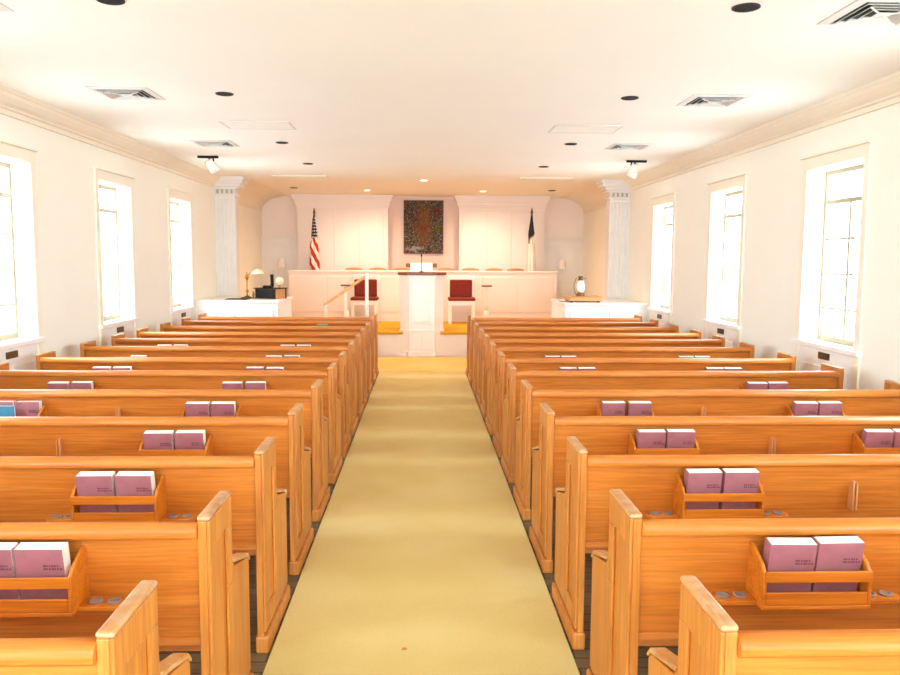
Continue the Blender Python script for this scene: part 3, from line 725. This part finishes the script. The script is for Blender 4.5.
# ------------------------------------------------------------------ carpet runner
m = MB()
m.box(-.688, .688, YB0 + .05, 12.6, .0, .012)
o2 = MB().box(-.84, 2.2, 12.6, PY - .065, 0, .013).build('carpet', M['carpet_front']); tag(o2, 'light gold carpet crossing the floor before the pulpit and platform', 'carpet')
o = m.build('carpet_runner', M['carpet']); tag(o, 'long pale gold carpet runner down the centre aisle', 'carpet')
o = MB().prism([(-.012, -.008), (.004, -.01), (.014, .0), (.006, .01), (-.008, .009)], 0, .003, 'Z').build('dry_leaf', M['leaf'], loc=(-.08, 3.5, .0125)); tag(o, 'tiny orange scrap of leaf lying on the aisle carpet', 'leaf')

# ------------------------------------------------------------------ pews
ROWY = [1.775, 2.6, 3.5, 4.4, 5.33, 6.26, 7.09, 8.0, 8.8, 9.57, 10.43, 11.35]
PEWX, PL = .71, 2.72
def end_panel(root, x0, sgn, front=.57, step=True, top=.928):
    """pew end standing at x0, its outer face looking towards -sgn"""
    def B(m, d0, d1, y0, y1, z0, z1):
        a, b = sorted((x0 + sgn * d0, x0 + sgn * d1)); return m.box(a, b, y0, y1, z0, z1)
    tl = .30
    if step: out = [(0, 0), (0, top), (tl, top), (tl + .008, .67), (tl + .03, .645), (front - .03, .595), (front, .57), (front, 0)]
    else: out = [(0, 0), (0, top), (front, top), (front, 0)]; tl = front
    m = MB(); a, b = sorted((x0 + sgn * .012, x0 + sgn * .042)); m.prism(out, a, b, 'X')
    B(m, 0, .012, 0, .065, .1, top); B(m, 0, .012, .065, tl, top - .1, top)
    B(m, 0, .012, tl - .065, tl, .1 if not step else .6, top - .1)
    if step:
        a, b = sorted((x0, x0 + sgn * .012)); m.prism([(tl - .065, .6), (tl - .065, .1), (front, .1), (front, .57), (front - .03, .595), (tl + .03, .645), (tl + .008, .67), (tl, .67), (tl, .6)], a, b, 'X')
    B(m, 0, .012, .065, tl - .065, .1, .19)
    e = m.build('end_panel', M['oak_z'], root, bevel=.004)
    m = MB(); B(m, -.012, .05, -.012, front + .015, .0, .085)
    a, b = sorted((x0 - sgn * .012, x0 + sgn * .05))
    m.build('plinth', M['oak_z'], e, bevel=.012)
    m = MB(); B(m, -.002, .044, -.003, tl + .003, top, top + .018); m.build('top_cap', M['oak_y'], e, bevel=.012, seg=3)
    if step:
        m = MB(); a, b = sorted((x0 - sgn * .005, x0 + sgn * .047)); m.prism([(tl + .012, .663), (tl + .012, .679), (front - .025, .613), (front + .006, .583), (front + .006, .568), (front - .03, .597)], a, b, 'X')
        m.build('arm_cap', M['oak_y'], e, bevel=.005)
    return e

RDZ = {3: -.006, 4: -.02, 5: -.027, 6: -.036, 7: -.033, 8: -.04, 9: -.02}
def book_rack(root, cx, cups=True, dz=0):
    m = MB(); m.box(cx - .185, cx + .185, -.1, .045, .645, .66)
    r = m.build('book_rack', M['oak_rack'], root, bevel=.003)
    for s in (-1, 1):
        a, b = sorted((cx + s * .172, cx + s * .185))
        MB().prism([(.04, .66), (-.1, .66), (-.1, .77), (-.075, .8), (.0, .838), (.03, .838)], a, b, 'X').build('rack_bracket', M['oak_rack'], r, bevel=.003)
    MB().box(cx - .172, cx + .172, -.1, -.09, .66, .705).build('rack_rail', M['oak_rack'], r, bevel=.003)
    MB().box(cx - .183, cx + .183, -.108, -.098, .742, .78).build('rack_rail', M['oak_rack'], r, bevel=.003)
    if cups:
        for s in (-1, 1):
            a = cx + s * .185; k = 8
            pts = [(a, .03), (a, -.06)] + [(a + s * (.1 + .045 * math.sin(PI * i / k)), -.015 - .045 * math.cos(PI * i / k)) for i in range(k + 1)]
            MB().prism(pts, .645, .66, 'Z').build('cup_shelf', M['oak_rack'], r, bevel=.002)
            for d in (.04, .1):
                m = MB(); m.lathe([(.024, .66), (.024, .665), (.016, .666), (.014, .662)], a + s * d, -.015, 18); tag(m.build('cup_ring', M['grey'], r), 'grey rubber cup ring')
    for q in [r] + list(r.children):
        q.data.transform(Matrix.Translation((0, 0, dz)))
    return r

def make_pew(s, racks, clip, y, label, grp, dz=0):
    """s: -1 or +1 for the side of the aisle; x of a pew runs from the aisle outwards"""
    root = thing('church_pew', label, 'pew', (s * PEWX, y, 0), group=grp)
    X = lambda x: s * x
    end_panel(root, 0, s); end_panel(root, s * PL, -s)
    xa, xb = sorted((X(.042), X(PL - .042)))
    m = MB(); m.prism([(.02, .874), (.045, .874), (.085, .47), (.06, .47)], xa, xb, 'X'); bk = m.build('backrest', M['oak_x'], root)
    MB().prism([(.048, .5), (.045, .47), (.09, .47), (.088, .5)], xa, xb, 'X').build('lower_rail', M['oak_x'], bk, bevel=.004)
    m = MB(); m.prism([(-.012, .87), (-.02, .879), (-.018, .902), (-.004, .916), (.03, .918), (.052, .906), (.058, .884), (.05, .87)], xa, xb, 'X')
    o = m.build('top_rail', M['oak_x'], root); 
    for p in o.data.polygons: p.use_smooth = len(p.vertices) == 4
    m = MB(); m.prism([(.085, .43), (.085, .465), (.5, .475), (.54, .468), (.55, .45), (.545, .44)], xa, xb, 'X'); m.build('seat', M['oak_x'], root, bevel=.004)
    for f in (.33, .67):
        xm = X(PL * f); MB().prism([(.1, 0), (.12, .43), (.5, .44), (.46, 0)], xm - .018, xm + .018, 'X').build('seat_support', M['oak_z'], root, bevel=.004)
    for cx in racks: book_rack(root, cx - s * PEWX, True, dz)
    for cx in clip:
        x = cx - s * PEWX
        m = MB(); m.box(x - .013, x - .005, -.004, .05, .66, .79).box(x + .005, x + .013, -.004, .05, .66, .79).box(x - .005, x + .005, .006, .05, .66, .795)
        m.build('card_holder', M['holder'], root, bevel=.003)
    return root
# rack centres: [row][side] -> inner, outer (metres from the aisle centre)
rack_in = {2: (-1.315, 1.32), 3: (-1.34, 1.349), 4: (-1.365, 1.371), 5: (-1.415, 1.391)}
def racks_for(row, s):
    if row == 1: return [], []
    base = rack_in.get(row, (-1.4, 1.395))[0 if s < 0 else 1]
    r = [base, s * (2.7 if row < 5 else 2.74)]
    if row == 6 and s > 0: r = [s * 2.77]
    if row == 8 and s > 0: r[1] = 2.777
    if row == 4 and s > 0: r[1] = 2.59 + .09
    if row == 5: r[1] = s * (2.715 if s < 0 else 2.711)
    if row >= 10: r = [base] if (row == 12 and s < 0) else []
    c = {3: 2.0, 4: 2.02, 5: 1.95}.get(row)
    if s < 0: c = {4: -2.026, 5: -2.054, 3: -2.0}.get(row)
    return r, ([c] if c else [])
for s in (-1, 1):
    for row, y in enumerate(ROWY, 1):
        ra, cl = racks_for(row, s)
        where = {1: 'nearest the camera', 12: 'just behind the front pew screen'}.get(row, '%s row from the camera' % ORD[row])
        make_pew(s, ra, cl, y, 'long orange oak pew, %s, %s of the aisle' % (where, SIDE[s]), 'oak church pews facing the pulpit', RDZ.get(row, 0))
# the panelled screen in front of the first row
for s in (-1, 1):
    r = thing('pew_screen', 'low orange oak screen standing before the front pew, %s of the aisle' % SIDE[s], 'pew screen', (s * PEWX, 12.2, 0), group='oak screens before the front pews')
    end_panel(r, 0, s, front=.33, step=False); end_panel(r, s * PL, -s, front=.33, step=False)
    xa, xb = sorted((s * .042, s * (PL - .042)))
    MB().box(xa, xb, .02, .05, .1, .865).build('panel', M['oak_x'], r)
    MB().prism([(-.012, .855), (-.02, .87), (-.018, .893), (-.004, .907), (.06, .909), (.085, .897), (.09, .875), (.08, .855)], xa, xb, 'X').build('top_rail', M['oak_x'], r)

# ------------------------------------------------------------------ hymnals
def make_book(cover, title=True, w=.155, h=.21, t=.05):
    r = thing('hymnal', 'x', 'book')
    m = MB()
    m.box(-w / 2, w / 2, -t / 2, -t / 2 + .003, 0, h); m.box(-w / 2, w / 2, t / 2 - .003, t / 2, 0, h)
    m.box(-w / 2, -w / 2 + .005, -t / 2 + .003, t / 2 - .003, 0, h)
    if title:
        x = .012
        for k, (n_, z) in enumerate(((6, .148), (7, .137))):
            for i in range(n_):
                ww = .0055 if i % 3 else .0075
                m.box(x + i * .0088, x + i * .0088 + ww, -t / 2 - .0006, -t / 2, z, z + .007, mi=1)
    m.build('cover', [cover, M['ink']], r)
    MB().box(-w / 2 + .005, w / 2 + .0005, -t / 2 + .0031, t / 2 - .0031, .003, h + .0005).build('page_block', M['pages'], r)
    return r
books = {}
def L(row, s, rack, xs): 
    for a in xs: books.setdefault((row, s, rack), []).append(a)
L(2, -1, 'inner', [-1.236, -1.398]); L(3, -1, 'inner', [-1.256, -1.425]); L(4, -1, 'inner', [-1.281, -1.451]); L(5, -1, 'inner', [-1.33, -1.498])
for row in (6, 7, 8, 9): L(row, -1, 'inner', [-1.31, -1.49])
L(5, -1, 'outer', [-2.63, -2.80])
for row in (6, 7, 8, 9): L(row, -1, 'outer', [-2.655, -2.83] if row != 8 else [-2.83])
L(2, 1, 'inner', [1.238, 1.402]); L(3, 1, 'inner', [1.264, 1.433]); L(4, 1, 'inner', [1.288, 1.457]); L(5, 1, 'inner', [1.298, 1.48])
L(7, 1, 'inner', [1.311, 1.479]); L(8, 1, 'inner', [1.32, 1.485])
L(4, 1, 'outer', [2.592, 2.76]); L(5, 1, 'outer', [2.628, 2.795]); L(6, 1, 'outer', [2.685, 2.855]); L(7, 1, 'outer', [2.652, 2.817]); L(8, 1, 'outer', [2.694, 2.86])
proto = make_book(M['cover'])
first = True
rnd = random.Random(3)
for (row, s, rack), xs in books.items():
    for i, x in enumerate(xs):
        o = proto if first else copy_tree(proto); first = False
        o.location = (x, ROWY[row - 1] - .028 + rnd.uniform(-.005, .003), .6655 + RDZ.get(row, 0))
        o.rotation_euler = (math.radians(10 + rnd.uniform(-1.5, 1.5)), 0, math.radians(rnd.uniform(-2, 2)))
        if (row, s, rack) == (5, -1, 'outer'): o.location.y = ROWY[4] - .012; o.rotation_euler = (.02, 0, 0); o.location.z -= .004
        o['group'] = 'plum hymnals in the pew racks'
        side = 'nearer the aisle' if i == 0 else 'nearer the windows'
        if len(xs) == 1: side = 'alone in its rack'
        o['label'] = 'plum hymnal %s, %s rack on back of the %s pew, %s' % (side, rack, ORD[row], SIDE[s])
b = make_book(M['blue'], False, .13, .185, .016); b.location = (-2.76, ROWY[4] - .066, .6655 - .027); b.rotation_euler = (math.radians(2), 0, 0)
tag(b, 'blue book in front of a plum hymnal, outer rack of the fifth striped-flag side pew', 'book')
b = make_book(M['pages'], False, .07, .19, .012); b.location = (-2.68, ROWY[7] - .028, .6655 - .04); b.rotation_euler = (math.radians(10), 0, 0)
b.name = 'booklet'; tag(b, 'thin white booklet in the outer rack of the eighth striped-flag side pew', 'booklet')
b = make_book(M['green'], False, .15, .215, .018); b.location = (-1.43, ROWY[11] - .03, .6655); b.rotation_euler = (math.radians(10), 0, .1)
b.name = 'booklet'; tag(b, 'small green and white booklet standing in the front pew rack', 'booklet')

# ------------------------------------------------------------------ light
w = bpy.data.worlds.new('overcast_sky'); bpy.context.scene.world = w; w.use_nodes = True
nt = w.node_tree; bg = nt.nodes['Background']
tc = nt.nodes.new('ShaderNodeTexCoord'); sp = nt.nodes.new('ShaderNodeSeparateXYZ'); nt.links.new(tc.outputs['Generated'], sp.inputs[0])
rp = nt.nodes.new('ShaderNodeValToRGB'); rp.color_ramp.elements[0].position = .45; rp.color_ramp.elements[0].color = (.72, .86, .96, 1)
rp.color_ramp.elements[1].position = .6; rp.color_ramp.elements[1].color = (.79, .97, 1.14, 1)
mr = nt.nodes.new('ShaderNodeMapRange'); mr.inputs['From Min'].default_value = -1; nt.links.new(sp.outputs['Z'], mr.inputs['Value'])
nt.links.new(mr.outputs['Result'], rp.inputs['Fac']); nt.links.new(rp.outputs['Color'], bg.inputs['Color'])
bg.inputs['Strength'].default_value = 5.0
def portal(x, y, z, sx, sz, rot):
    l = bpy.data.lights.new('daylight_portal', 'AREA'); l.shape = 'RECTANGLE'; l.size = sx; l.size_y = sz; l.cycles.is_portal = True
    o = bpy.data.objects.new('daylight_portal', l); C.objects.link(o); o.location = (x, y, z); o.rotation_euler = rot
for yc in WINY:
    portal(XL - .31, yc, (Z0 + Z1) / 2, Z1 - Z0, 2 * OH, (0, -PI / 2, 0)); portal(XR + .31, yc, (Z0 + Z1) / 2, Z1 - Z0, 2 * OH, (0, PI / 2, 0))
portal(0, YB0 - .01, 1.6, 7.2, 3.2, (PI / 2, 0, 0))  # rear end left without a wall so daylight fills from behind
def spot(x, y, z, e, size, col=(1, .75, .53), tgt=None):
    l = bpy.data.lights.new('downlight', 'SPOT'); l.energy = e; l.spot_size = math.radians(size); l.spot_blend = .8; l.color = col; l.shadow_soft_size = .06
    o = bpy.data.objects.new('downlight', l); C.objects.link(o); o.location = (x, y, z)
    if tgt: o.rotation_euler = (Vector(tgt) - Vector((x, y, z))).to_track_quat('-Z', 'Y').to_euler()
spot(.02, 14.2, ZC - .03, 52, 150); spot(-1.13, 16.35, ZC - .03, 47, 160); spot(1.23, 16.35, ZC - .03, 47, 160)

# ------------------------------------------------------------------ camera
f, pitch, yaw, roll = 790.88, .0984, .0351, .0059
cy, sy, cp, sp_, cr, sr = math.cos(yaw), math.sin(yaw), math.cos(pitch), math.sin(pitch), math.cos(roll), math.sin(roll)
F0, R0, U0 = Vector((sy, cy, 0)), Vector((cy, -sy, 0)), Vector((0, 0, 1))
F = F0 * cp - U0 * sp_; U = F0 * sp_ + U0 * cp
R1 = R0 * cr + U * sr; U1 = U * cr - R0 * sr
cam = bpy.data.cameras.new('camera'); co = bpy.data.objects.new('camera', cam); C.objects.link(co)
cam.sensor_width = 36; cam.lens = f * 36 / 900; cam.clip_end = 100
co.matrix_world = Matrix(((R1.x, U1.x, -F.x, 0), (R1.y, U1.y, -F.y, 0), (R1.z, U1.z, -F.z, 1.8054), (0, 0, 0, 1)))
sc = bpy.context.scene; sc.camera = co
sc.view_settings.view_transform = 'Standard'; sc.view_settings.look = 'None'; sc.view_settings.gamma = 1
sc.view_settings.exposure = 1.88
sc.cycles.diffuse_bounces = 8; sc.cycles.max_bounces = 12; sc.cycles.use_denoising = True; sc.cycles.sample_clamp_indirect = 10
